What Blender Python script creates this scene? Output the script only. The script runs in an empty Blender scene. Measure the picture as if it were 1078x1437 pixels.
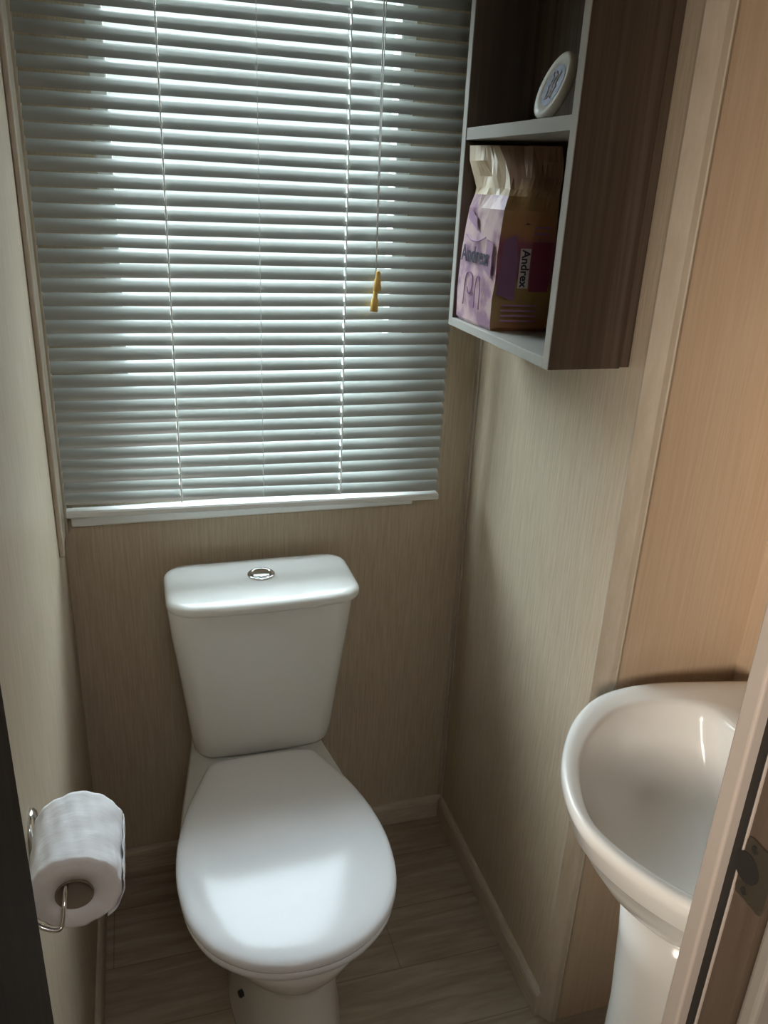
import bpy, bmesh, math, random
from mathutils import Vector, Matrix, noise as mnoise
random.seed(7)
sc = bpy.context.scene
COL = sc.collection
PI = math.pi

# ------------------------------------------------------------------ materials
def new_mat(name):
    m = bpy.data.materials.new(name); m.use_nodes = True
    nt = m.node_tree; b = nt.nodes['Principled BSDF']
    return m, nt, b

def plain(name, col, rough=.5, metal=0., spec=.5, coat=0.):
    m, nt, b = new_mat(name)
    b.inputs['Base Color'].default_value = (*col, 1)
    b.inputs['Roughness'].default_value = rough
    b.inputs['Metallic'].default_value = metal
    b.inputs['Specular IOR Level'].default_value = spec
    b.inputs['Coat Weight'].default_value = coat
    b.inputs['Coat Roughness'].default_value = .06
    n = nt.nodes.new('ShaderNodeTexNoise'); n.inputs['Scale'].default_value = 40
    mr = nt.nodes.new('ShaderNodeMapRange')
    mr.inputs['To Min'].default_value = max(0, rough-.03); mr.inputs['To Max'].default_value = rough+.03
    nt.links.new(n.outputs['Fac'], mr.inputs['Value']); nt.links.new(mr.outputs['Result'], b.inputs['Roughness'])
    return m

def grain(name, c1, c2, scale=(1, 1, 1), nscale=8, rough=.5, spec=.4, detail=6, bump=0., lo=.35, hi=.65, c3=None, scale2=None):
    m, nt, b = new_mat(name)
    tc = nt.nodes.new('ShaderNodeTexCoord'); mp = nt.nodes.new('ShaderNodeMapping')
    mp.inputs['Scale'].default_value = scale
    nt.links.new(tc.outputs['Object'], mp.inputs['Vector'])
    n = nt.nodes.new('ShaderNodeTexNoise'); n.inputs['Scale'].default_value = nscale; n.inputs['Detail'].default_value = detail
    n.inputs['Roughness'].default_value = .65
    nt.links.new(mp.outputs['Vector'], n.inputs['Vector'])
    r = nt.nodes.new('ShaderNodeValToRGB')
    r.color_ramp.elements[0].position = lo; r.color_ramp.elements[0].color = (*c1, 1)
    r.color_ramp.elements[1].position = hi; r.color_ramp.elements[1].color = (*c2, 1)
    nt.links.new(n.outputs['Fac'], r.inputs['Fac'])
    out = r.outputs['Color']
    if c3:
        mp2 = nt.nodes.new('ShaderNodeMapping'); mp2.inputs['Scale'].default_value = scale2
        nt.links.new(tc.outputs['Object'], mp2.inputs['Vector'])
        n2 = nt.nodes.new('ShaderNodeTexNoise'); n2.inputs['Scale'].default_value = 1; n2.inputs['Detail'].default_value = 3
        nt.links.new(mp2.outputs['Vector'], n2.inputs['Vector'])
        mr = nt.nodes.new('ShaderNodeMapRange'); mr.inputs['From Min'].default_value = .42; mr.inputs['From Max'].default_value = .68
        mr.inputs['To Max'].default_value = .8
        nt.links.new(n2.outputs['Fac'], mr.inputs['Value'])
        mx = nt.nodes.new('ShaderNodeMix'); mx.data_type = 'RGBA'
        nt.links.new(mr.outputs['Result'], mx.inputs['Factor'])
        nt.links.new(out, mx.inputs['A']); mx.inputs['B'].default_value = (*c3, 1)
        out = mx.outputs['Result']
    nt.links.new(out, b.inputs['Base Color'])
    b.inputs['Roughness'].default_value = rough
    b.inputs['Specular IOR Level'].default_value = spec
    if bump:
        bp = nt.nodes.new('ShaderNodeBump'); bp.inputs['Strength'].default_value = bump; bp.inputs['Distance'].default_value = .001
        nt.links.new(n.outputs['Fac'], bp.inputs['Height']); nt.links.new(bp.outputs['Normal'], b.inputs['Normal'])
    return m

def floor_mat():
    m, nt, b = new_mat('grey_oak_plank_vinyl')
    N = nt.nodes; L = nt.links
    tc = N.new('ShaderNodeTexCoord')
    br = N.new('ShaderNodeTexBrick'); br.offset = .37; br.inputs['Scale'].default_value = 1
    br.inputs['Brick Width'].default_value = .9; br.inputs['Row Height'].default_value = .145
    br.inputs['Mortar Size'].default_value = .0012; br.inputs['Mortar Smooth'].default_value = .3
    br.inputs['Color1'].default_value = (.40, .335, .255, 1); br.inputs['Color2'].default_value = (.46, .39, .305, 1)
    br.inputs['Mortar'].default_value = (.27, .22, .165, 1)
    mp0 = N.new('ShaderNodeMapping'); mp0.inputs['Location'].default_value = (.13, .045, 0)
    L.new(tc.outputs['Object'], mp0.inputs['Vector']); L.new(mp0.outputs['Vector'], br.inputs['Vector'])
    mp = N.new('ShaderNodeMapping'); mp.inputs['Scale'].default_value = (2.2, 22, 1)
    L.new(tc.outputs['Object'], mp.inputs['Vector'])
    n = N.new('ShaderNodeTexNoise'); n.inputs['Scale'].default_value = 2.2; n.inputs['Detail'].default_value = 7
    n.inputs['Roughness'].default_value = .6; n.inputs['Distortion'].default_value = .6
    L.new(mp.outputs['Vector'], n.inputs['Vector'])
    r = N.new('ShaderNodeValToRGB')
    r.color_ramp.elements[0].position = .3; r.color_ramp.elements[0].color = (.68, .64, .60, 1)
    r.color_ramp.elements[1].position = .72; r.color_ramp.elements[1].color = (1.12, 1.12, 1.12, 1)
    L.new(n.outputs['Fac'], r.inputs['Fac'])
    mx = N.new('ShaderNodeMix'); mx.data_type = 'RGBA'; mx.blend_type = 'MULTIPLY'; mx.inputs['Factor'].default_value = 1
    L.new(br.outputs['Color'], mx.inputs['A']); L.new(r.outputs['Color'], mx.inputs['B'])
    L.new(mx.outputs['Result'], b.inputs['Base Color'])
    b.inputs['Roughness'].default_value = .5; b.inputs['Specular IOR Level'].default_value = .35
    return m

WALL = grain('beige_linen_laminate', (.475, .385, .28), (.57, .48, .365), (1, 1, .045), 260, .48, .3, 3, .12)
WALLW = grain('warm_linen_laminate', (.50, .37, .255), (.56, .425, .30), (1, 1, .03), 190, .5, .3, 3, .08)
TRIM = grain('pale_oak_trim', (.45, .375, .285), (.53, .455, .36), (.5, .5, .1), 120, .42, .4)
SKIRT = grain('pale_oak_skirting', (.48, .40, .31), (.62, .54, .43), (.12, .12, 1.4), 150, .42, .4)
CEIL = plain('white_ceiling_board', (.7, .68, .63), .7)
FLOOR = floor_mat()
CERAMIC = plain('white_ceramic', (.80, .79, .76), .16, 0, .5, .0)
PLASTIC = plain('white_gloss_plastic', (.83, .83, .85), .13, 0, .27, .0)
CHROME = plain('chrome', (.78, .79, .8), .12, 1)
DULLMETAL = plain('aged_brass_metal', (.25, .21, .16), .42, 1)
BLACK = plain('black_rubber', (.012, .010, .008), .6)
SHADEBROWN = grain('shaded_brown_laminate', (.032, .023, .016), (.045, .034, .024), (1, 1, .05), 120, .7, .1)  # brown laminate with the left jamb's shade put into its colour
CABW = grain('driftwood_laminate', (.075, .052, .037), (.165, .122, .092), (1.6, 1.6, .03), 55, .5, .35, 6, .1, .3, .7, (.05, .034, .024), (16, 16, .5))
CABD = grain('dark_driftwood_laminate', (.075, .052, .038), (.15, .11, .08), (1.6, 1.6, .03), 55, .5, .35)
CABE = plain('grey_edge_band', (.44, .42, .385), .45)
UPVC = plain('white_window_plastic', (.78, .79, .77), .35)
PAPER = grain('soft_tissue_paper', (.84, .84, .87), (.93, .93, .96), (.35, 1.6, .35), 60, .9, .1, 4, 1.)
CARD = plain('grey_cardboard', (.25, .20, .15), .85)
CORDM = plain('white_cord', (.85, .86, .84), .7)
BRASS = plain('yellow_brass', (.72, .46, .12), .35, .3)
JAMB = grain('brown_door_lining', (.075, .052, .036), (.095, .068, .048), (1, 1, .05), 120, .5, .3)
JAMBL = plain('pale_door_stop', (.36, .31, .27), .4)
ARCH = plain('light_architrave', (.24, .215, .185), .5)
INK = plain('dark_print_ink', (.03, .025, .05), .5)
INKV = plain('violet_print_ink', (.33, .17, .36), .5)
LABELW = plain('white_label_film', (.62, .58, .56), .4)
PURPLE = plain('purple_film', (.24, .12, .23), .4)
LILAC = plain('lilac_film', (.40, .24, .36), .4)
MAGENTA = plain('magenta_film', (.24, .05, .10), .4)
BLUE = plain('blue_printed_label', (.05, .05, .17), .35)
CREAM = plain('cream_plastic_pot', (.72, .70, .62), .4)

def slat_mat():
    m, nt, b = new_mat('white_enamelled_slat')
    b.inputs['Base Color'].default_value = (.37, .385, .36, 1)
    b.inputs['Roughness'].default_value = .26; b.inputs['Specular IOR Level'].default_value = .9
    tr = nt.nodes.new('ShaderNodeBsdfTranslucent'); tr.inputs['Color'].default_value = (.55, .62, .60, 1)
    mx = nt.nodes.new('ShaderNodeMixShader'); mx.inputs['Fac'].default_value = SLAT_TR
    out = nt.nodes['Material Output']
    nt.links.new(b.outputs[0], mx.inputs[1]); nt.links.new(tr.outputs[0], mx.inputs[2]); nt.links.new(mx.outputs[0], out.inputs['Surface'])
    return m
SLAT_TR = .015
SLAT = slat_mat()

def pane_mat():
    m, nt, b = new_mat('obscure_glass')
    nt.nodes.remove(b)
    tr = nt.nodes.new('ShaderNodeBsdfTranslucent'); tr.inputs['Color'].default_value = (.9, .95, .95, 1)
    tp = nt.nodes.new('ShaderNodeBsdfTransparent'); tp.inputs['Color'].default_value = (.9, .95, .95, 1)
    gl = nt.nodes.new('ShaderNodeBsdfGlossy'); gl.inputs['Roughness'].default_value = .15
    a = nt.nodes.new('ShaderNodeMixShader'); a.inputs['Fac'].default_value = .94
    c = nt.nodes.new('ShaderNodeMixShader'); c.inputs['Fac'].default_value = .06
    nt.links.new(tr.outputs[0], a.inputs[1]); nt.links.new(tp.outputs[0], a.inputs[2])
    nt.links.new(a.outputs[0], c.inputs[1]); nt.links.new(gl.outputs[0], c.inputs[2])
    nt.links.new(c.outputs[0], nt.nodes['Material Output'].inputs['Surface'])
    return m
PANE = pane_mat()

def pack_mat():
    """printed plastic film: pink on the face with the picture, cream and orange on the side"""
    m, nt, b = new_mat('printed_pack_film')
    N = nt.nodes; L = nt.links
    tc = N.new('ShaderNodeTexCoord'); sp = N.new('ShaderNodeSeparateXYZ')
    L.new(tc.outputs['Object'], sp.inputs['Vector'])
    geo = N.new('ShaderNodeUVMap'); geo.uv_map = 'face'
    suv = N.new('ShaderNodeSeparateXYZ'); L.new(geo.outputs['UV'], suv.inputs['Vector'])
    # pink face
    n1 = N.new('ShaderNodeTexNoise'); n1.inputs['Scale'].default_value = 22; n1.inputs['Detail'].default_value = 3
    L.new(tc.outputs['Object'], n1.inputs['Vector'])
    r1 = N.new('ShaderNodeValToRGB'); e = r1.color_ramp.elements
    e[0].position = .40; e[0].color = (.34, .20, .29, 1); e[1].position = .52; e[1].color = (.60, .42, .44, 1)
    x = e.new(.75); x.color = (.66, .51, .47, 1)
    L.new(n1.outputs['Fac'], r1.inputs['Fac'])
    # side face
    r2 = N.new('ShaderNodeValToRGB'); r2.color_ramp.interpolation = 'EASE'; e = r2.color_ramp.elements
    mr = N.new('ShaderNodeMapRange'); mr.inputs['From Min'].default_value = 0; mr.inputs['From Max'].default_value = .28
    L.new(sp.outputs['Z'], mr.inputs['Value'])
    n2 = N.new('ShaderNodeTexNoise'); n2.inputs['Scale'].default_value = 30; L.new(tc.outputs['Object'], n2.inputs['Vector'])
    ad = N.new('ShaderNodeMath'); ad.operation = 'MULTIPLY_ADD'; ad.inputs[1].default_value = .12
    L.new(n2.outputs['Fac'], ad.inputs[0]); L.new(mr.outputs['Result'], ad.inputs[2])
    e[0].position = 0.; e[0].color = (.40, .17, .08, 1)
    e[1].position = .2; e[1].color = (.32, .20, .075, 1)
    for p, c in ((.30, (.33, .22, .075)), (.36, (.26, .08, .13)), (.55, (.30, .10, .14)), (.62, (.40, .20, .09)), (.78, (.36, .24, .10)), (.9, (.22, .11, .07))):  # dark last stop paints the shelf's shade onto the pack top
        x = e.new(p); x.color = (*c, 1)
    L.new(ad.outputs[0], r2.inputs['Fac'])
    mx = N.new('ShaderNodeMix'); mx.data_type = 'RGBA'
    L.new(suv.outputs['X'], mx.inputs['Factor']); L.new(r1.outputs['Color'], mx.inputs['A']); L.new(r2.outputs['Color'], mx.inputs['B'])
    mx2 = N.new('ShaderNodeMix'); mx2.data_type = 'RGBA'; mx2.inputs['B'].default_value = (.62, .50, .34, 1)
    L.new(suv.outputs['Y'], mx2.inputs['Factor']); L.new(mx.outputs['Result'], mx2.inputs['A'])
    L.new(mx2.outputs['Result'], b.inputs['Base Color'])
    b.inputs['Roughness'].default_value = .38
    return m
PACK = pack_mat()

# ------------------------------------------------------------------ helpers
def link(name, bm, mats, parent=None, smooth=False, loc=None):
    me = bpy.data.meshes.new(name); bmesh.ops.recalc_face_normals(bm, faces=bm.faces[:]); bm.to_mesh(me); bm.free()
    for m in (mats if isinstance(mats, (list, tuple)) else [mats]): me.materials.append(m)
    o = bpy.data.objects.new(name, me); COL.objects.link(o)
    if smooth:
        for p in me.polygons: p.use_smooth = True
    if loc is not None: o.location = loc
    if parent: o.parent = parent
    return o

def thing(name, loc, label, cat, group=None):
    o = bpy.data.objects.new(name, None); COL.objects.link(o); o.location = loc; o.empty_display_size = .05
    o['label'] = label; o['category'] = cat
    if group: o['group'] = group
    return o
def tag(o, label, cat):
    o['label'] = label; o['category'] = cat; return o

def box(bm, x0, x1, y0, y1, z0, z1, bev=0, seg=2, mi=0):
    v = [bm.verts.new((x, y, z)) for z in (z0, z1) for y in (y0, y1) for x in (x0, x1)]
    fs = [bm.faces.new([v[i] for i in q]) for q in ((0, 2, 3, 1), (4, 5, 7, 6), (0, 1, 5, 4), (2, 6, 7, 3), (0, 4, 6, 2), (1, 3, 7, 5))]
    for f in fs: f.material_index = mi
    if bev:
        es = list({e for f in fs for e in f.edges})
        r = bmesh.ops.bevel(bm, geom=es, offset=bev, segments=seg, affect='EDGES', profile=.5)
        for f in r['faces']: f.material_index = mi
    return v

def struct(name, bm, m, parent=None, smooth=False):
    o = link(name, bm, m, parent, smooth)
    if parent is None: o['kind'] = 'structure'
    return o

def sbox(name, x0, x1, y0, y1, z0, z1, m, bev=0, parent=None):
    bm = bmesh.new(); box(bm, x0, x1, y0, y1, z0, z1, bev); return struct(name, bm, m, parent)

def loft(bm, rings, cap0=True, cap1=True, closed=True, mi=0):
    R = [[bm.verts.new(p) for p in r] for r in rings]; n = len(R[0])
    for a, b in zip(R, R[1:]):
        for i in range(n if closed else n-1):
            f = bm.faces.new((a[i], a[(i+1) % n], b[(i+1) % n], b[i])); f.material_index = mi
    if cap0: bm.faces.new(list(reversed(R[0]))).material_index = mi
    if cap1: bm.faces.new(R[-1]).material_index = mi
    return R

def tube(bm, pts, r, n=10, cap=True, mi=0):
    pts = [Vector(p) for p in pts]; rings = []; up = None
    rr = r if isinstance(r, (list, tuple)) else [r]*len(pts)
    for i, p in enumerate(pts):
        t = ((pts[min(i+1, len(pts)-1)]-p).normalized() + (p-pts[max(i-1, 0)]).normalized()).normalized()
        if up is None:
            a = Vector((0, 0, 1)) if abs(t.z) < .9 else Vector((1, 0, 0)); up = t.cross(a).normalized()
        up = (up - t*up.dot(t)).normalized(); s = t.cross(up)
        rings.append([p+(up*math.cos(2*PI*k/n)+s*math.sin(2*PI*k/n))*rr[i] for k in range(n)])
    loft(bm, rings, cap, cap, mi=mi)

def smooth_path(pts, it=3):
    pts = [Vector(p) for p in pts]
    for _ in range(it):
        q = [pts[0]]
        for a, b in zip(pts, pts[1:]): q += [a.lerp(b, .25), a.lerp(b, .75)]
        q.append(pts[-1]); pts = q
    return pts

def lathe(bm, prof, M=Matrix(), n=40, cap0=True, cap1=True, mi=0):
    rings = [[M @ Vector((r*math.cos(2*PI*k/n), r*math.sin(2*PI*k/n), z)) for k in range(n)] for r, z in prof]
    return loft(bm, rings, cap0, cap1, mi=mi)

def catmull(P, n, closed=True):
    out = []; N = len(P)
    for k in range(n):
        t = k*N/n if closed else k*(N-1)/(n-1)
        i = int(t) if closed else min(int(t), N-2); f = t-i
        g = (lambda j: Vector(P[j % N])) if closed else (lambda j: Vector(P[max(0, min(N-1, j))]))
        a, b, c, d = g(i-1), g(i), g(i+1), g(i+2)
        out.append(.5*((2*b)+(c-a)*f+(2*a-5*b+4*c-d)*f*f+(3*b-3*c+d-a)*f**3))
    return out

def rrect(w, d, r, n=8, cx=0, cy=0, bulge=0):
    """rounded rectangle, front (-y) side bulging"""
    pts = []
    for (sx, sy, a0) in ((1, 1, 0), (-1, 1, 90), (-1, -1, 180), (1, -1, 270)):
        for k in range(n+1):
            a = math.radians(a0+90*k/n)
            pts.append([sx*(w/2-r)+r*math.cos(a), sy*(d/2-r)+r*math.sin(a)])
    # extra points along the front side
    out = pts[:3*(n+1)-0]
    front = []
    x0, x1 = -w/2+r, w/2-r
    for k in range(1, 12): front.append([x0+(x1-x0)*k/12, -d/2])
    out = pts[:3*(n+1)] + front + pts[3*(n+1):]
    res = []
    for x, y in out:
        if bulge and y < 0: y -= bulge*(1-(2*x/w)**2)*(-y/(d/2))
        res.append((x+cx, y+cy))
    return res

def text_obj(name, body, size, M, mat, parent, ext=.0002):
    cu = bpy.data.curves.new(name, 'FONT'); cu.body = body; cu.size = size; cu.align_x = 'CENTER'; cu.align_y = 'CENTER'
    cu.extrude = ext; cu.offset = size*.02
    t = bpy.data.objects.new(name+'_source', cu); COL.objects.link(t)
    bpy.context.view_layer.update()
    me = bpy.data.meshes.new_from_object(t.evaluated_get(bpy.context.evaluated_depsgraph_get()))
    bpy.data.objects.remove(t); bpy.data.curves.remove(cu)
    me.transform(M); me.materials.clear(); me.materials.append(mat); me.name = name
    o = bpy.data.objects.new(name, me); COL.objects.link(o); o.parent = parent
    return o

# ------------------------------------------------------------------ dimensions
XL, XR, X3 = -.157, .670, .926         # left wall, right wall by the toilet, outer right wall
YB, YW, YF = 1.520, .932, .390         # back wall, return wall, door wall (room side)
ZC = 2.05
HY = -1.1                              # far end of the hallway

sbox('floor', -1.2, 1.9, HY-.1, 1.62, -.05, 0, FLOOR)
sbox('ceiling', -1.2, 1.9, HY-.1, 1.62, ZC, ZC+.05, CEIL)
# back wall with the window opening
WX0, WX1, WZ0, WZ1 = -.045, .500, .912, 1.93
bm = bmesh.new()
box(bm, XL-.06, WX0, YB, YB+.06, 0, ZC); box(bm, WX1, XR+.06, YB, YB+.06, 0, ZC)
box(bm, WX0, WX1, YB, YB+.06, 0, WZ0); box(bm, WX0, WX1, YB, YB+.06, WZ1, ZC)
struct('wall_back', bm, WALL)
sbox('wall_left', XL-.06, XL, YF, YB, 0, ZC, WALL)
sbox('wall_right', XR, XR+.06, YW+.023, YB, 0, ZC, WALL)
sbox('wall_return', XR+.0265, X3+.06, YW, YW+.03, 0, ZC, WALLW)
sbox('wall_far_right', X3, X3+.06, YF, YW, 0, ZC, WALLW)
# door wall either side of the opening
JL, JR = -.0795, .4035
sbox('wall_front_left', -1.2, JL-.012, YF-.05, YF, 0, ZC, WALLW)
sbox('wall_front_right', JR+.03, 1.9, YF-.05, YF, 0, ZC, WALLW)
sbox('wall_hall_left', -1.26, -1.2, HY, YF, 0, ZC, WALLW)
sbox('wall_hall_right', 1.9, 1.96, HY, YF, 0, ZC, WALLW)
sbox('wall_hall_back', -1.2, 1.9, HY-.06, HY, 0, ZC, WALLW)

# skirting
def skirt(name, pts, inward):
    """pts: straight run a->b at the wall; profile with a rounded top"""
    a, b = Vector((*pts[0], 0)), Vector((*pts[1], 0)); w = Vector((*inward, 0))
    prof = [(0, 0), (.0115, 0), (.0115, .046), (.0100, .053), (.0070, .0585), (.0045, .0605), (0, .0605)]
    bm = bmesh.new(); loft(bm, [[p+w*u+Vector((0, 0, z)) for u, z in prof] for p in (a, b)])
    return struct(name, bm, SKIRT)
skirt('baseboard_back', ((XL, YB), (XR, YB)), (0, -1))
skirt('baseboard_left', ((XL, YF), (XL, YB-.0115)), (1, 0))
skirt('baseboard_right', ((XR, YW+.018), (XR, YB-.0115)), (-1, 0))

# corner beads
bm = bmesh.new()
prof = [(XR-.002, YW+.026), (XR-.003, YW+.020), (XR+.014, YW-.0015), (XR+.022, YW-.0030), (XR+.0235, YW-.0048), (XR+.0275, YW-.003), (XR+.0275, YW+.012), (XR+.012, YW+.026)]
loft(bm, [[(x, y, z) for x, y in prof] for z in (0, ZC)])
struct('trim_1', bm, TRIM)
bm = bmesh.new(); box(bm, XR-.010, XR, YB-.004, YB, .062, ZC, .001); box(bm, XR-.004, XR, YB-.012, YB-.004, .062, ZC, .001)
struct('trim_2', bm, TRIM)
# upright casing in the left corner beside the window
bm = bmesh.new(); box(bm, XL, XL+.009, 1.400, 1.418, .86, ZC, .003, 3); box(bm, XL, XL+.005, 1.418, 1.50, .86, ZC, .001)
box(bm, XL, XL+.010, 1.50, YB, .86, ZC, .002)
struct('trim_3', bm, TRIM)

# ------------------------------------------------------------------ window
bm = bmesh.new()
yf0, yf1 = YB+.002, YB+.045
for (x0, x1, z0, z1) in ((WX0, WX0+.028, WZ0, WZ1), (WX1-.028, WX1, WZ0, WZ1), (WX0+.028, WX1-.028, WZ0, WZ0+.03), (WX0+.028, WX1-.028, WZ1-.03, WZ1)):
    box(bm, x0, x1, yf0, yf1, z0, z1, .003)
win = struct('window_1', bm, UPVC)
bm = bmesh.new(); box(bm, WX0+.026, WX1-.026, YB+.022, YB+.027, WZ0+.028, WZ1-.028)
link('pane', bm, PANE, win)
bm = bmesh.new(); box(bm, -.140, .536, 1.497, YB, .876, .909, .004, 3)
link('window_sill', bm, UPVC, win)

# ------------------------------------------------------------------ venetian blind
BY = 1.470
bl = thing('venetian_blind', (.215, BY, 0.89), 'pale grey slatted venetian blind lowered over the window behind the toilet', 'blind')
ox, oy, oz = bl.location
pitch = .02312
zbot = .912
TILT = 57
n_sl = int((1.955-zbot)/pitch)
bm = bmesh.new()
xs = [-.1435+.7215*k/24 for k in range(25)]
hole = (.0610, .3685)
xs = sorted([x for x in xs if all(abs(x-h) > .012 for h in hole)] + [h+d for h in hole for d in (-.010, -.0017, .0017, .010)])
bent = {34: .34, 31: .30, 20: .30, 13: .32, 11: .30, 26: .2}
for i in range(n_sl):
    z = zbot+.018+i*pitch
    base = math.radians(49+11*i/n_sl+random.uniform(-2.5, 2.5))
    skew = random.uniform(-.0012, .0012)
    rows = []
    for k, x in enumerate(xs):
        t = (x+.1435)/.7215; lift = .015*(1-t)*max(0, 1-i/9)
        th = base
        dz = skew*(t-.5) + .0006*math.sin(5*t+i)
        lw = max(0, 1-t/.45)
        if i in bent: th -= .5*bent[i]*lw; dz += .001*lw
        th -= math.radians(random.uniform(-.6, .6))
        row = []
        for j in range(7):
            s = (j/6-.5)                       # -.5 outer/upper edge .. .5 room/lower edge
            w = .0252*s; camber = .0026*(1-4*s*s)
            # direction: along the slat (toward room and down), normal up-room
            dy, dzv = -math.cos(th), -math.sin(th)
            ny, nz = -math.sin(th), math.cos(th)
            row.append(Vector((x-ox, BY+w*dy+camber*ny-oy, z+lift+dz+w*dzv+camber*nz-oz)))
        rows.append(row)
    R = [[bm.verts.new(p) for p in r] for r in rows]
    for k, (a, b) in enumerate(zip(R, R[1:])):
        xm = (xs[k]+xs[k+1])/2
        for j in range(6):
            if j in (1, 2, 3) and any(abs(xm-h) < .001 for h in hole): continue      # the punched cord slots
            bm.faces.new((a[j], b[j], b[j+1], a[j+1]))
link('slats', bm, SLAT, bl, True)
bm = bmesh.new()
rings = []
for x, dz in ((-.1435, .017), (.578, .006)):
    rings.append([(x-ox, BY-oy+yy, .899+dz-oz+zz) for yy, zz in ((-.012, -.004), (-.012, .004), (-.009, .007), (.009, .007), (.012, .004), (.012, -.004), (.009, -.006), (-.009, -.006))])
loft(bm, rings); link('bottom_rail', bm, UPVC, bl)
bm = bmesh.new(); box(bm, -.1435-ox, .578-ox, BY-.013-oy, BY+.013-oy, 1.965-oz, 1.992-oz, .002)
link('headrail', bm, UPVC, bl)
for cx0, cx1, r in ((.0600, .0620, .0011), (.2125, .2165, .0004), (.3675, .3695, .0011)):
    bm = bmesh.new()
    fr = []
    for i in range(n_sl*2+1):
        z = zbot+.006+(.010 if i == 0 else 0)+i*pitch/2; t = i/(n_sl*2)
        fr.append((cx1+(cx0-cx1)*t-ox+.0012*math.sin(i*PI), BY-.0085-(.0035 if i % 2 else .0)-oy, z-oz))
    tube(bm, fr, r, 6)
    if r > .001:
        bk = [(p[0], p[1]+.021, p[2]) for p in fr]; tube(bm, bk, r*.8, 6)
        for i in range(n_sl):
            z = zbot+.018+i*pitch-.004
            tube(bm, [(cx1+(cx0-cx1)*i/n_sl-ox, BY-.008-oy, z-.008-oz), (cx1+(cx0-cx1)*i/n_sl-ox, BY+.008-oy, z+.006-oz)], .0005, 5)
    link('ladder_cord', bm, CORDM, bl, True)
bm = bmesh.new()
tube(bm, [(.4165-ox, BY-.020-oy, 1.965-oz), (.4185-ox, BY-.021-oy, 1.6-oz), (.4215-ox, BY-.022-oy, 1.345-oz)], .0011, 8)
tube(bm, [(.4225-ox, BY-.018-oy, 1.965-oz), (.4215-ox, BY-.019-oy, 1.6-oz), (.4222-ox, BY-.021-oy, 1.30-oz)], .0009, 8)
link('pull_cord', bm, CORDM, bl, True)
for (tx, tz, s, lean) in ((.4245, 1.338, 1., .05), (.4205, 1.303, 1.05, .06)):
    bm = bmesh.new()
    M = Matrix.Translation((tx-ox, BY-.024-oy, tz-oz)) @ Matrix.Rotation(lean, 4, 'Y')
    lathe(bm, [(.0015, .018), (.0035, .017), (.0042, .012), (.0040, .006), (.0058, .002), (.0066, -.008), (.0070, -.016), (.0060, -.018), (.0018, -.018)], M @ Matrix.Scale(s, 4), 20)
    link('tassel', bm, BRASS, bl, True)

# ------------------------------------------------------------------ toilet
TX = .184
wc = thing('toilet', (TX, 1.16, 0), 'white close-coupled toilet with lid down under the window', 'toilet')
tx, ty = TX, 1.16
DX = .006
# lid/seat outline in plan, relative to the centre line, absolute y. closed loop, clockwise from rear left
half = [(0, .828), (.050, .834), (.098, .855), (.141, .894), (.168, .948), (.179, 1.010), (.179, 1.070), (.170, 1.130), (.153, 1.190), (.130, 1.245), (.112, 1.285), (.104, 1.299), (.090, 1.307), (.060, 1.311)]
def outline(scale=1., dy=0, shrink=0., rear=None):
    P = []
    for x, y in half: P.append((x, y))
    L = P + [(0, 1.312)] + [(-x, y) for x, y in reversed(P[1:])]
    V = catmull([(x, y, 0) for x, y in L], 96)
    c = Vector((0, 1.06, 0)); out = []
    n = len(V)
    for i, v in enumerate(V):
        t = (V[(i+1) % n]-V[i-1]).normalized(); nrm = Vector((t.y, -t.x, 0))
        q = v - nrm*shrink
        if rear: q.y = min(q.y, rear)
        out.append((q.x, q.y+dy-ty))
    return out
def ring(o, z): return [(x, y, z) for x, y in o]
# pan (bowl + foot) by lofting plan sections
def pan_section(front, rear, wmax, wrear, z, ym=None, n=96):
    """D-shaped section from front tip to the rear"""
    ym = ym if ym is not None else front+(rear-front)*.42
    P = [(0, front), (wmax*.45, front+(ym-front)*.10), (wmax*.80, front+(ym-front)*.40), (wmax, ym), (wmax*.96, ym+(rear-ym)*.28), (wrear+(wmax-wrear)*.35, ym+(rear-ym)*.62), (wrear, ym+(rear-ym)*.88), (wrear*.97, rear-.004), (wrear*.88, rear)]
    L = P + [(0, rear)] + [(-x, y) for x, y in reversed(P[1:])]
    sx = .010*max(0, min(1, (.33-z)/.1))
    return [(v.x+sx, v.y-ty, z) for v in catmull([(x, y, 0) for x, y in L], n)]
bm = bmesh.new()
secs = [pan_section(.915, 1.40, .105, .085, 0.0), pan_section(.915, 1.40, .105, .085, .015), pan_section(.925, 1.40, .099, .080, .05),
        pan_section(.930, 1.40, .096, .078, .15), pan_section(.930, 1.42, .097, .080, .225), pan_section(.922, 1.45, .103, .088, .250), pan_section(.897, 1.47, .122, .097, .287),
        pan_section(.862, 1.485, .147, .110, .335), pan_section(.842, 1.495, .165, .122, .375), pan_section(.837, 1.497, .170, .128, .395), pan_section(.845, 1.49, .163, .122, .405)]
loft(bm, secs)
link('pan', bm, CERAMIC, wc, True)
bm = bmesh.new()
M = Matrix.Translation((-.0895, .970-ty, .225)) @ Matrix.Rotation(math.radians(-72), 4, 'Z') @ Matrix.Rotation(math.radians(90), 4, 'X')
lathe(bm, [(.0065, -.004), (.0065, .002), (.005, .0035), (.001, .004)], M, 16)
link('bolt_hole', bm, BLACK, wc, True)
# seat
bm = bmesh.new()
loft(bm, [ring(outline(shrink=.006), .407), ring(outline(shrink=.002), .410), ring(outline(shrink=.001), .418), ring(outline(shrink=.004), .423)])
link('seat', bm, PLASTIC, wc, True)
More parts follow.
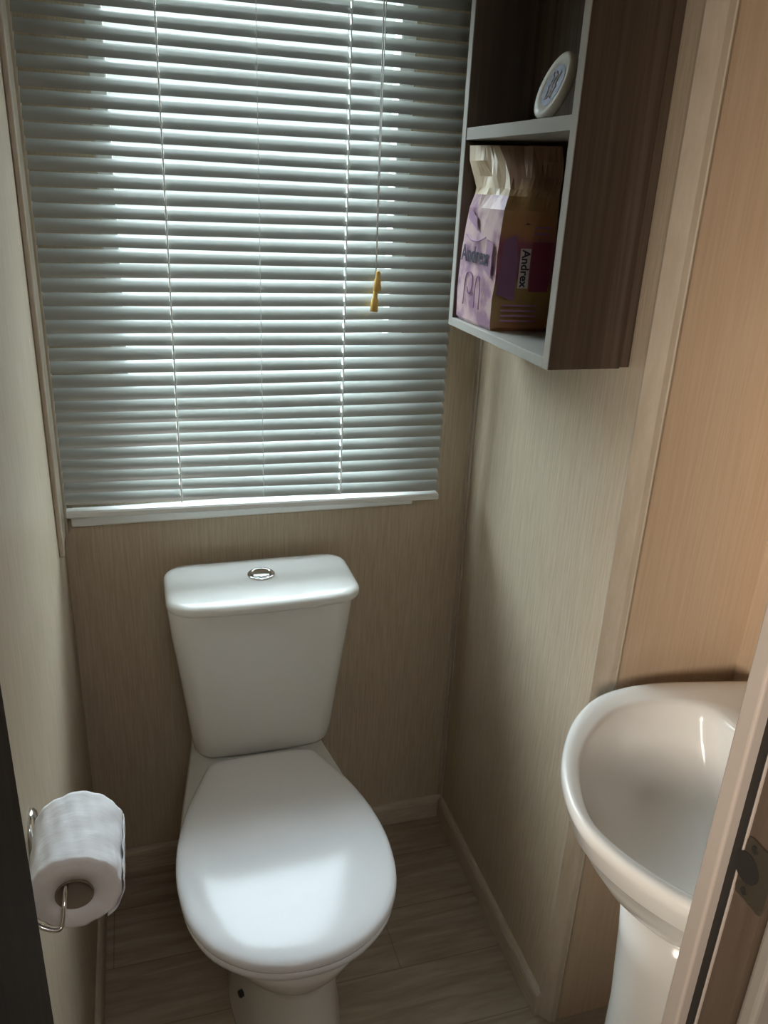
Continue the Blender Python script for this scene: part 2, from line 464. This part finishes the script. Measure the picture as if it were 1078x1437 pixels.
# lid, gently domed with a soft edge
bm = bmesh.new()
def dome(shr, z): return ring(outline(shrink=shr), z)
rings = [dome(.006, .4235), dome(.001, .4255), dome(-.001, .430), dome(-.0005, .436), dome(.003, .4410)]
base = outline(shrink=.003); cx, cy = 0, 1.055-ty
for s, z in ((.965, .4440), (.93, .4458), (.88, .4472), (.8, .4486), (.7, .4498), (.6, .4507), (.5, .4514), (.4, .4519), (.3, .4523), (.2, .4526), (.1, .4528), (.03, .4529)):
    rings.append([(cx+(x-cx)*s, cy+(y-cy)*s, z) for x, y in base])
loft(bm, rings); link('lid', bm, PLASTIC, wc, True)
for s in (-1, 1):
    bm = bmesh.new(); tube(bm, [(s*.060, 1.320-ty, .409), (s*.060, 1.320-ty, .424)], .011, 16); tube(bm, [(s*.040, 1.316-ty, .423), (s*.08, 1.316-ty, .423)], .005, 12)
    link('hinge', bm, PLASTIC, wc, True)
# cistern
bm = bmesh.new()
def cr(w, y0, y1, z, r, b=.010, cx=.012): return [(x, y, z) for x, y in rrect(w, y1-y0, r, 8, cx, (y0+y1)/2-ty, b)]
loft(bm, [cr(.245, 1.368, 1.49, .409, .03), cr(.268, 1.352, 1.497, .416, .034), cr(.279, 1.345, 1.500, .428, .036), cr(.286, 1.341, 1.500, .46, .036), cr(.303, 1.335, 1.500, .54, .036, .012),
          cr(.323, 1.328, 1.500, .63, .036, .012), cr(.340, 1.323, 1.500, .70, .036, .012), cr(.350, 1.319, 1.500, .762, .036, .012), cr(.348, 1.321, 1.498, .767, .034, .012)])
link('cistern', bm, CERAMIC, wc, True)
bm = bmesh.new()
def lr(dw, z): return [(x, y, z) for x, y in rrect(.364-dw, .190-dw, .046-dw/2.2, 8, .0170, 1.400-ty, .012)]
loft(bm, [lr(.02, .7655), lr(.006, .7662), lr(.001, .768), lr(0, .772), lr(.0015, .7765), lr(.006, .7805), lr(.015, .7835), lr(.032, .7855), lr(.075, .7868)])
link('cistern_lid', bm, CERAMIC, wc, True)
bm = bmesh.new(); M = Matrix.Translation((.018, 1.410-ty, .7860))
lathe(bm, [(.0265, 0), (.0265, .003), (.0245, .0045), (.0205, .0045), (.0195, .002), (.0185, .001)], M, 40)
fb = link('flush_button', bm, CHROME, wc, True)
bm = bmesh.new(); lathe(bm, [(.0175, 0), (.0175, .0045), (.0155, .0058), (.001, .0062)], M, 40)
link('button_cap', bm, CHROME, fb, True)

# ------------------------------------------------------------------ toilet roll and holder
RX, RZ, RY0, RY1, RR, RC = -.1010, .7975, .690, .792, .0475, .0195
roll = thing('toilet_roll', (RX, (RY0+RY1)/2, RZ), 'white toilet roll hanging on the chrome wire holder on the left wall', 'toilet roll')
bm = bmesh.new()
n = 72
def rr_at(a, y):
    w = .0006*math.sin(9*a+40*y)+.0005*math.sin(17*a-90*y)+.0007*math.sin(5*a+160*y)
    return RR+w
ys = [RY0+(RY1-RY0)*k/30 for k in range(31)]
rings = [[(RC*math.cos(2*PI*k/n), RY0-.0-roll.location.y+.0005, RC*math.sin(2*PI*k/n)) for k in range(n)]]
for sc_ in (.6, .85, .97): rings.append([((RC+(rr_at(2*PI*k/n, RY0)-RC)*sc_)*math.cos(2*PI*k/n), RY0-roll.location.y+(.001 if sc_ > .9 else 0), (RC+(rr_at(2*PI*k/n, RY0)-RC)*sc_)*math.sin(2*PI*k/n)) for k in range(n)])
for y in ys[1:]:
    rings.append([((rr_at(2*PI*k/n, y))*math.cos(2*PI*k/n), y-roll.location.y, (rr_at(2*PI*k/n, y))*math.sin(2*PI*k/n)) for k in range(n)])
rings.append([(RC*math.cos(2*PI*k/n), RY1-roll.location.y, RC*math.sin(2*PI*k/n)) for k in range(n)])
rings.append(rings[0])
loft(bm, rings, False, False)
bmesh.ops.remove_doubles(bm, verts=bm.verts[:], dist=1e-6)
link('tissue', bm, PAPER, roll, True)
bm = bmesh.new()
a, b_ = RY0-roll.location.y-.001, RY1-roll.location.y
prof = [(RC-.0002, a), (RC-.0002, b_), (RC-.0016, b_), (RC-.0016, a), (RC-.0002, a)]
loft(bm, [[(r*math.cos(2*PI*k/48), y, r*math.sin(2*PI*k/48)) for k in range(48)] for r, y in prof], False, False)
link('cardboard_core', bm, CARD, roll, True)
# loose last sheet: hugs the room side of the roll and ends in a torn edge
bm = bmesh.new(); rows = []
for i in range(20):
    ang = math.radians(8-62*i/19); r = RR+.0016+.0012*(i/19)
    rows.append([((r+.0008*math.sin(k*.9+i*.5))*math.cos(ang)+.0, RY0-roll.location.y+.0015+(RY1-RY0-.003)*k/24, (r+.0006*math.sin(k*.9+i*.5))*math.sin(ang)-(random.uniform(0, .003) if i == 19 else 0)) for k in range(25)])
R = [[bm.verts.new(p) for p in r] for r in rows]
for p, q in zip(R, R[1:]):
    for k in range(24): bm.faces.new((p[k], p[k+1], q[k+1], q[k]))
o = link('loose_sheet', bm, PAPER, roll, True)
md = o.modifiers.new('thickness', 'SOLIDIFY'); md.thickness = .0006; md.offset = 1

hold = thing('toilet_roll_holder', (XL, .815, .775), 'chrome wire toilet roll holder fixed to the left wall', 'toilet roll holder')
hx, hy, hz = hold.location
bm = bmesh.new()
M = Matrix.Translation((0, 0, .0)) @ Matrix.Rotation(PI/2, 4, 'Y') @ Matrix.Scale(1.15, 4, (1, 0, 0))
lathe(bm, [(.027, 0), (.027, .003), (.024, .006), (.012, .008), (.010, .014), (.0085, .016), (.001, .016)], M, 32)
link('wall_plate', bm, CHROME, hold, True)
bm = bmesh.new()
path = smooth_path([(.012, 0, 0), (.0135, -.012, -.002), (.0135, -.05, .006), (.0135, -.10, .016), (.014, -.134, .026), (.018, -.152, .020), (.040, -.157, .009), (.046, -.152, .012), (.0475, -.143, .028), (.0490, -.128, .0372), (.050, -.10, .0375), (.050, -.018, .0375)], 3)
tube(bm, path, .0023, 10)
link('wire_arm', bm, CHROME, hold, True)

# ------------------------------------------------------------------ basin
BYC = .650; BZ = .800
bs = thing('wash_basin', (X3, BYC, 0), 'white pedestal wash basin with a rounded front beside the door', 'basin')
def B(u, v, z): return (-u, v, z)
outer = [(0, .212), (.10, .232), (.20, .247), (.285, .237), (.352, .196), (.405, .135), (.440, .070), (.455, 0)]
inner = [(.138, .155), (.156, .183), (.215, .201), (.285, .194), (.345, .157), (.390, .110), (.420, .054), (.433, 0)]
floorr = [(.165, .030), (.172, .040), (.205, .050), (.235, .048), (.262, .038), (.278, .028), (.287, .014), (.290, 0)]
def full(P, n=96):
    pts = [(u, v) for u, v in P] + [(u, -v) for u, v in reversed(P[:-1])]
    V = catmull([(u, v, 0) for u, v in pts], n-13, closed=False)
    # straight back edge
    a, b = V[-1], V[0]
    V += [a.lerp(b, k/14) for k in range(1, 14)]
    return V
O, I, F = full(outer), full(inner), full(floorr)
def mixr(A, Bv, t): return [a.lerp(b, t) for a, b in zip(A, Bv)]
def offs(A, d):
    n = len(A); out = []
    for i, v in enumerate(A):
        t = (A[(i+1) % n]-A[i-1]); 
        t = t.normalized() if t.length > 1e-9 else Vector((1, 0, 0)); nr = Vector((-t.y, t.x, 0))
        q = v+nr*d; q.x = max(q.x, 0.0) if v.x < 1e-5 else q.x
        out.append(q)
    return out
sgn = 1 if (offs(O, .01)[40].length < O[40].length) else -1
def sh(A, d): return [Vector((v.x+d, v.y, 0)) for v in A]
def ri(A, z): return [B(v.x, v.y, z) for v in A]
rings = []
def scaled(A, su, sv, du=0): return [Vector((v.x*su+du, v.y*sv, 0)) for v in A]
rings += [ri(scaled(O, .44, .40, .14), BZ-.185), ri(scaled(O, .52, .48, .12), BZ-.165), ri(scaled(O, .73, .70, .06), BZ-.125), ri(scaled(O, .88, .87, .02), BZ-.082), ri(scaled(O, .945, .945), BZ-.058), ri(scaled(O, .965, .965), BZ-.050)]
rings += [ri(scaled(O, .975, .975), BZ-.044), ri(scaled(O, .99, .99), BZ-.020), ri(O, BZ-.010), ri(scaled(O, .998, .998), BZ-.004), ri(mixr(O, I, .10), BZ), ri(mixr(O, I, .25), BZ+.0025), ri(mixr(O, I, .5), BZ+.001), ri(mixr(O, I, .8), BZ-.0025)]
rings += [ri(mixr(O, I, .92), BZ-.0045), ri(I, BZ-.010), ri(mixr(I, F, .06), BZ-.026), ri(mixr(I, F, .14), BZ-.052), ri(mixr(I, F, .26), BZ-.082), ri(mixr(I, F, .45), BZ-.108), ri(mixr(I, F, .70), BZ-.125), ri(F, BZ-.134)]
c = Vector((.215, 0, 0))
rings.append(ri([c+(v-c)*.3 for v in F], BZ-.137))
bm = bmesh.new(); loft(bm, rings); link('bowl', bm, CERAMIC, bs, True)
bm = bmesh.new()
lathe(bm, [(.022, .0), (.022, .003), (.018, .0045), (.014, .003), (.012, .001), (.001, .001)], Matrix.Translation((-.222, .0, BZ-.1365)), 32)
link('drain', bm, CHROME, bs, True)
bm = bmesh.new()
def pd(u1, w, z, u0=.15):
    P = []
    for k in range(25):
        a = math.radians(-90+180*k/24); P.append(((u1-w)+w*math.cos(a) if u1 > w else u1*math.cos(a), w*math.sin(a)))
    P += [(u0, w), (u0, -w)]
    return [(-u, v, z) for u, v in P]
loft(bm, [pd(.344, .105, 0), pd(.344, .105, .02), pd(.336, .094, .06), pd(.328, .086, .20), pd(.330, .086, .40), pd(.340, .092, .54), pd(.350, .099, .635)])
link('pedestal', bm, CERAMIC, bs, True)
tp = thing('mixer_tap', (X3-.075, BYC, BZ), 'chrome mixer tap on the back ledge of the wash basin', 'tap')
bm = bmesh.new()
lathe(bm, [(.024, -.001), (.024, .006), (.019, .01), (.018, .06), (.020, .066), (.020, .08), (.001, .085)], Matrix(), 32)
tube(bm, smooth_path([(0, 0, .04), (-.04, 0, .062), (-.085, 0, .066), (-.105, 0, .058), (-.108, 0, .046)], 2), .010, 16)
link('tap_body', bm, CHROME, tp, True)
bm = bmesh.new(); tube(bm, [(0, 0, .084), (.01, 0, .105), (.045, 0, .118)], [.008, .006, .005], 12)
link('lever', bm, CHROME, tp, True)

# ------------------------------------------------------------------ wall cabinet
CX0, CY0, CY1, CZ0, CZ1 = .5386, .9905, 1.374, 1.2735, 2.02
T = .016; CXB = XR
cab = thing('open_wall_cabinet', (CXB, (CY0+CY1)/2, CZ0), 'dark driftwood open wall cabinet with grey edges on the right wall', 'cabinet')
kx, ky, kz = cab.location
def cpanel(name, x0, x1, y0, y1, z0, z1, m=CABW, edge=True):
    bm = bmesh.new(); e = .0015
    box(bm, x0+(e if edge else 0)-kx, x1-kx, y0-ky, y1-ky, z0-kz, z1-kz, .0004, 1)
    o = link(name, bm, m, cab)
    if edge:
        bm = bmesh.new(); box(bm, x0-kx, x0+e-kx, y0-ky, y1-ky, z0-kz, z1-kz, .0003, 1, 0)
        link('edge_band', bm, CABE, o)
    return o
cpanel('side_panel', CX0, CXB-.018, CY0, CY0+T, CZ0, CZ1)
cpanel('side_panel', CX0, CXB-.018, CY1-T, CY1, CZ0, CZ1)
cpanel('bottom_panel', CX0, CXB-.018, CY0+T, CY1-T, CZ0, CZ0+T-.002, CABE)
cpanel('shelf', CX0+.0015, CXB-.018, CY0+T, CY1-T, 1.5735, 1.5915, CABE)
cpanel('top_panel', CX0, CXB-.018, CY0+T, CY1-T, CZ1-T, CZ1)
cpanel('back_panel', CXB-.018, CXB-.001, CY0+.003, CY1-.003, CZ0+.001, CZ1-.001, CABD, False)

# ------------------------------------------------------------------ tissue pack in the lower compartment
PZ = CZ0+T-.002
pk = thing('toilet_paper_pack', (.600, 1.27, PZ), 'torn-open pink and yellow printed toilet paper pack in the cabinet lower compartment', 'toilet paper pack')
px_, py_, pz_ = pk.location
# corners A near-left, B near-right, C far-right, D far-left per height (absolute)
def prow(z, A, Bc, C, D, wob=0.0):
    cs = [Vector((*q, z)) for q in (A, Bc, C, D)]
    pts = []
    m = 12
    for i in range(4):
        p, q = cs[i], cs[(i+1) % 4]
        d = (q-p); nr = Vector((d.y, -d.x, 0)).normalized()
        for k in range(m):
            t = k/m; v = p.lerp(q, t); bul = 4*t*(1-t)
            v += nr*(.003*bul+(min(wob, .0004)*math.sin(k*1.9+z*140+i*2) + (4.5*wob*mnoise.noise(Vector((v.x*38, v.y*38, z*30))) if wob > .0012 else 0))*bul)
            pts.append(v-Vector((px_, py_, pz_)))
    return pts
rows = [prow(PZ+.0005, (.553, 1.222), (.643, 1.216), (.645, 1.335), (.548, 1.345)),
        prow(PZ+.006, (.549, 1.217), (.646, 1.210), (.648, 1.342), (.543, 1.350), .0004),
        prow(PZ+.05, (.5455, 1.211), (.643, 1.202), (.648, 1.345), (.542, 1.352), .0007),
        prow(PZ+.08, (.545, 1.203), (.640, 1.199), (.648, 1.345), (.542, 1.350), .0006),
        prow(PZ+.12, (.5465, 1.207), (.640, 1.197), (.648, 1.345), (.543, 1.346), .0006),
        prow(PZ+.155, (.546, 1.201), (.637, 1.194), (.648, 1.342), (.545, 1.342), .0008),
        prow(PZ+.185, (.546, 1.196), (.634, 1.191), (.648, 1.338), (.547, 1.336), .001),
        prow(PZ+.205, (.555, 1.205), (.634, 1.192), (.646, 1.330), (.551, 1.328), .003),
        prow(PZ+.215, (.566, 1.225), (.636, 1.196), (.645, 1.325), (.550, 1.322), .004),
        prow(PZ+.232, (.572, 1.245), (.640, 1.200), (.645, 1.328), (.547, 1.330), .004),
        prow(PZ+.255, (.574, 1.270), (.642, 1.206), (.645, 1.335), (.544, 1.345), .003),
        prow(PZ+.278, (.574, 1.300), (.642, 1.216), (.645, 1.340), (.545, 1.352), .002)]
bm = bmesh.new(); uvl = bm.loops.layers.uv.new('face')
R = [[bm.verts.new(p) for p in r] for r in rows]
N = len(R[0])
fl = []
for ri_, (a, b) in enumerate(zip(R, R[1:])):
    for i in range(N):
        f = bm.faces.new((a[i], a[(i+1) % N], b[(i+1) % N], b[i]))
        u = 1.0 if (i < 12) else 0.0       # A->B side faces the door, others carry the picture
        if 12 <= i < 24: u = 1.0
        v = (1.0 if (i >= 34) else .12) if ri_ >= 7 else 0.0  # rim stays in the painted shade except the cream far flap
        for l in f.loops: l[uvl].uv = (u, v)
fb0 = bm.faces.new(R[0])
for l in fb0.loops: l[uvl].uv = (1, 0)
# crumpled inner throat a bit below the mouth
low = [bm.verts.new(Vector(p)*1.0) for p in [Vector((p.x*.86, p.y*.86, p.z-.03)) for p in rows[-1]]]
for i in range(N):
    f = bm.faces.new((R[-1][i], R[-1][(i+1) % N], low[(i+1) % N], low[i]))
    for l in f.loops: l[uvl].uv = (0, 1)
f = bm.faces.new(low)
for l in f.loops: l[uvl].uv = (0, 1)
link('film_wrap', bm, PACK, pk, False)
# printed patches: built as thin film marks lying on the two faces
def patch(name, pts, m, parent=pk):
    """pts absolute; thin polygon"""
    bm = bmesh.new(); vs = [bm.verts.new(Vector(p)-Vector((px_, py_, pz_))) for p in pts]; bm.faces.new(vs)
    o = link(name, bm, m, parent); md = o.modifiers.new('thickness', 'SOLIDIFY'); md.thickness = .0004; md.offset = 0
    return o
def side(t, z, e=.0042):   # point on the side face, t 0 near-left .. 1 near-right
    zz = (z-PZ)
    A = Vector((.5455, 1.2055+(.0 if zz < .1 else -.03*(zz-.1))))
    Bq = Vector((.6405, 1.1985))
    p = A.lerp(Bq, t); return (p.x, p.y-e-.0022*4*t*(1-t), z)
patch('white_label', [side(.37, PZ+.070), side(.55, PZ+.070), side(.55, PZ+.130), side(.37, PZ+.130)], LABELW)
patch('magenta_band', [side(.57, PZ+.065), side(.92, PZ+.065, .0036), side(.92, PZ+.14, .0036), side(.57, PZ+.14)], MAGENTA)
patch('purple_flash', [side(.01, PZ+.060, .0052), side(.33, PZ+.050), side(.34, PZ+.115), side(.26, PZ+.150), side(.07, PZ+.140, .0052)], PURPLE)
patch('printed_square', [side(.36, PZ+.165, .0055), side(.50, PZ+.165, .0055), side(.50, PZ+.178, .0055), side(.36, PZ+.178, .0055)], INK)
for zz, w in ((.183, .30), (.172, .28), (.160, .30), (.151, .26)):
    patch('printed_line', [side(.56, PZ+zz, .0056), side(.56+w, PZ+zz, .0056), side(.56+w, PZ+zz+.003, .0056), side(.56, PZ+zz+.003, .0056)], INKV)
for zz in (.042, .034, .026, .018):
    patch('printed_line', [side(.12, PZ+zz, .0052), side(.75, PZ+zz, .0050), side(.75, PZ+zz+.0025, .0050), side(.12, PZ+zz+.0025, .0052)], INKV)
# brand word on the side, reading downwards
q = Vector(side(.46, PZ+.100, .0050))-Vector((px_, py_, pz_))
Mx = Matrix.Translation(q) @ Matrix.Rotation(math.radians(-4), 4, 'Z') @ Matrix.Rotation(PI/2, 4, 'X') @ Matrix.Rotation(-PI/2, 4, 'Z')
text_obj('brand_lettering', 'Andrex', .0185, Mx, INK, pk)
# picture face
def left(t, z, e=.0045):   # t 0 near .. 1 far
    return (.5445-e-.0012*4*t*(1-t), 1.207+.135*t, z)
q = Vector(left(.52, PZ+.112, .006))-Vector((px_, py_, pz_))
Mx = Matrix.Translation(q) @ Matrix.Rotation(-PI/2, 4, 'Z') @ Matrix.Rotation(PI/2, 4, 'X')
text_obj('brand_lettering', 'Andrex', .036, Mx, INK, pk)
patch('lilac_ribbon', [left(.05, PZ+.082, .0038), left(.24, PZ+.095, .0042), left(.20, PZ+.140, .0042), left(.05, PZ+.135, .0038)], LILAC)
patch('lilac_ribbon', [left(.50, PZ+.150), left(.82, PZ+.168), left(.80, PZ+.184), left(.55, PZ+.170)], LILAC)
for swirl, sr in ((((.85, .142), (.7, .134), (.45, .134), (.25, .142)), .0011),
                  (((.80, .030), (.78, .078), (.66, .086), (.54, .080), (.54, .055), (.66, .048), (.70, .060)), .0009),
                  (((.45, .030), (.44, .075), (.36, .085), (.30, .070), (.30, .030)), .0009)):
    bm = bmesh.new()
    tube(bm, smooth_path([Vector(left(t, PZ+z, .0045))-Vector((px_, py_, pz_)) for t, z in swirl], 2), sr, 6)
    link('printed_swirl', bm, INKV, pk)

# ------------------------------------------------------------------ round pot on the cabinet shelf
D = .045; lean = math.radians(20)
SZ = 1.5915
pot = thing('round_pot', (.563, 1.132, SZ), 'small round cream pot with blue patterned centre leaning on the cabinet upper shelf', 'pot')
# local frame: disc axis = local z -> pointing to -x and up
Mr = Matrix.Rotation(-(PI/2-lean), 4, 'Y')
M = Matrix.Translation((math.sin(lean)*D, 0, math.cos(lean)*D)) @ Matrix.Rotation(math.radians(-4), 4, 'Z') @ Mr
bm = bmesh.new()
lathe(bm, [(D*.95, -.004), (D, -.001), (D, .005), (D*.97, .008), (D*.90, .0095), (D*.72, .0075), (D*.70, .0065), (.001, .0065)], M, 56)
# rest it on the shelf
zmin = min(v.co.z for v in bm.verts)
bmesh.ops.translate(bm, vec=(0, 0, -zmin+.0002), verts=bm.verts[:])
link('pot_shell', bm, CREAM, pot, True)
M2 = Matrix.Translation((0, 0, -zmin+.0002)) @ M
bm = bmesh.new()
lathe(bm, [(D*.62, .0064), (D*.62, .0070), (.001, .0071)], M2, 48)
pl = link('blue_label', bm, BLUE, pot, False)
bm = bmesh.new()
def L2(x, y, z=.0074): return M2 @ Vector((x, y, z))
for y0, amp, ph in ((-.010, .004, 0), (-.001, .005, 1.3), (.009, .004, 2.5)):
    tube(bm, [L2(-.018+.036*k/14, y0+amp*math.sin(k*1.35+ph)*math.cos(k*.5)) for k in range(15)], .0011, 6)
link('white_script', bm, LABELW, pl, True)

# ------------------------------------------------------------------ door lining with keeper plate
bm = bmesh.new()
box(bm, JR, JR+.03, YF-.013, YF+.004, 0, ZC-.02, .0025, 3, 0)         # pale stop facing the room
box(bm, JR+.011, JR+.03, YF-.052, YF-.013, 0, ZC-.02, 0, 1, 1)        # brown lining
box(bm, JR+.0115, JR+.014, YF-.0215, YF-.0132, 0, ZC-.02, 0, 1, 2)
box(bm, JR+.009, JR+.0115, YF-.0240, YF-.0222, 0, ZC-.02, .0004, 1, 0)
dr = struct('door_1', bm, [JAMBL, JAMB, BLACK])
bm = bmesh.new()
box(bm, JR+.0105, JR+.013, YF-.0222, YF-.0130, 0, ZC-.02, 0)
link('rubber_seal', bm, BLACK, dr)
bm = bmesh.new(); box(bm, JR+.016, JR+.075, YF-.068, YF-.0525, 0, ZC-.02, .004, 3); box(bm, JR+.035, JR+.075, YF-.074, YF-.068, 0, ZC-.02, .002, 2)
link('architrave', bm, ARCH, dr)
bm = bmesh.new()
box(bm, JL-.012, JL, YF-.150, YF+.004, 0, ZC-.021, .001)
link('hinge_side_lining', bm, SHADEBROWN, dr)
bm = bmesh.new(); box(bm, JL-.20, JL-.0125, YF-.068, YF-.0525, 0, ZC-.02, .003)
link('shaded_architrave', bm, SHADEBROWN, dr)
bm = bmesh.new(); box(bm, JL-.012, JR+.03, YF-.052, YF+.004, ZC-.02, ZC, .001)
link('lintel', bm, JAMB, dr)
# keeper plate
KX = JR+.011; ky0, ky1, kz0, kz1 = YF-.054, YF-.0250, 1.010, 1.064
bm = bmesh.new()
prof = []
r = .005
for (sy, sz, a0) in ((1, 1, 0), (-1, 1, 90), (-1, -1, 180), (1, -1, 270)):
    for k in range(7):
        a = math.radians(a0+90*k/6)
        prof.append(((ky0+ky1)/2+sy*((ky1-ky0)/2-r)+r*math.cos(a), (kz0+kz1)/2+sz*((kz1-kz0)/2-r)+r*math.sin(a)))
loft(bm, [[(KX, y, z) for y, z in prof], [(KX-.0018, y, z) for y, z in prof]])
kp = link('keeper_plate', bm, DULLMETAL, dr)
bm = bmesh.new()
Mh = Matrix.Translation((KX-.0018, ky1-.006, 1.037)) @ Matrix.Rotation(-PI/2, 4, 'Y')
lathe(bm, [(.0125, 0), (.0125, .0006), (.001, .0007)], Mh, 28)
link('latch_hole', bm, BLACK, kp)
for zz in (1.017, 1.057):
    bm = bmesh.new(); lathe(bm, [(.0032, 0), (.0030, .0008), (.001, .001)], Matrix.Translation((KX-.0018, ky1-.009, zz)) @ Matrix.Rotation(-PI/2, 4, 'Y'), 16)
    link('screw', bm, BLACK, kp)

# ------------------------------------------------------------------ light
w = bpy.data.worlds.new('World'); sc.world = w; w.use_nodes = True
bg = w.node_tree.nodes['Background']
tc = w.node_tree.nodes.new('ShaderNodeTexCoord'); sp = w.node_tree.nodes.new('ShaderNodeSeparateXYZ'); cr_ = w.node_tree.nodes.new('ShaderNodeValToRGB')
e = cr_.color_ramp.elements
e[0].position = 0; e[0].color = (.10, .10, .08, 1); e[1].position = 1; e[1].color = (.84, .92, 1, 1)
x = e.new(.50); x.color = (.022, .022, .018, 1); x = e.new(.60); x.color = (.03, .032, .028, 1); x = e.new(.72); x.color = (.88, .94, 1, 1)
mr = w.node_tree.nodes.new('ShaderNodeMapRange'); mr.inputs['From Min'].default_value = -1
w.node_tree.links.new(tc.outputs['Generated'], sp.inputs[0]); w.node_tree.links.new(sp.outputs['Z'], mr.inputs['Value'])
w.node_tree.links.new(mr.outputs[0], cr_.inputs[0]); w.node_tree.links.new(cr_.outputs[0], bg.inputs['Color'])
bg.inputs['Strength'].default_value = 16.5

def area(name, loc, target, sx, sy, power, col):
    l = bpy.data.lights.new(name, 'AREA'); l.shape = 'RECTANGLE'; l.size = sx; l.size_y = sy; l.energy = power; l.color = col
    o = bpy.data.objects.new(name, l); COL.objects.link(o); o.location = loc
    o.rotation_euler = (Vector(target)-Vector(loc)).to_track_quat('-Z', 'Y').to_euler(); return o
hl = area('added_hall_side_fill', (-1.1, -.70, 1.42), (.75, .93, 1.16), .5, .5, 3.9, (1, .88, .75)); hl.data.spread = math.radians(52)  # unseen warm light added for the return wall; no window stands there
area('added_hall_top_fill', (.15, -.45, 2.03), (.2, .6, 0), .35, .35, 4.3, (1, .95, .91))  # unseen overhead fill added to lift the cistern and lid

# ------------------------------------------------------------------ camera
yaw, pit, roll_, f = 3.06476643e-01, 3.85040223e-01, 4.81734694e-02, 1132.9
ca, sa, cb, sb, cc, ss = math.cos(yaw), math.sin(yaw), math.cos(pit), math.sin(pit), math.cos(roll_), math.sin(roll_)
fwd = Vector((sa*cb, ca*cb, -sb)); right = Vector((ca, -sa, 0)); up = right.cross(fwd)
r2 = right*cc+up*ss; u2 = up*cc-right*ss
cam = bpy.data.cameras.new('camera'); co = bpy.data.objects.new('camera', cam); COL.objects.link(co)
co.matrix_world = Matrix(((r2.x, u2.x, -fwd.x, 0), (r2.y, u2.y, -fwd.y, 0), (r2.z, u2.z, -fwd.z, 1.5), (0, 0, 0, 1)))
cam.sensor_fit = 'VERTICAL'; cam.sensor_height = 24; cam.sensor_width = 18
cam.lens = f/1437*24; cam.clip_start = .02
sc.camera = co

sc.view_settings.view_transform = 'Standard'; sc.view_settings.look = 'None'
sc.view_settings.gamma = 1; sc.view_settings.exposure = .45
sc.view_settings.use_curve_mapping = False
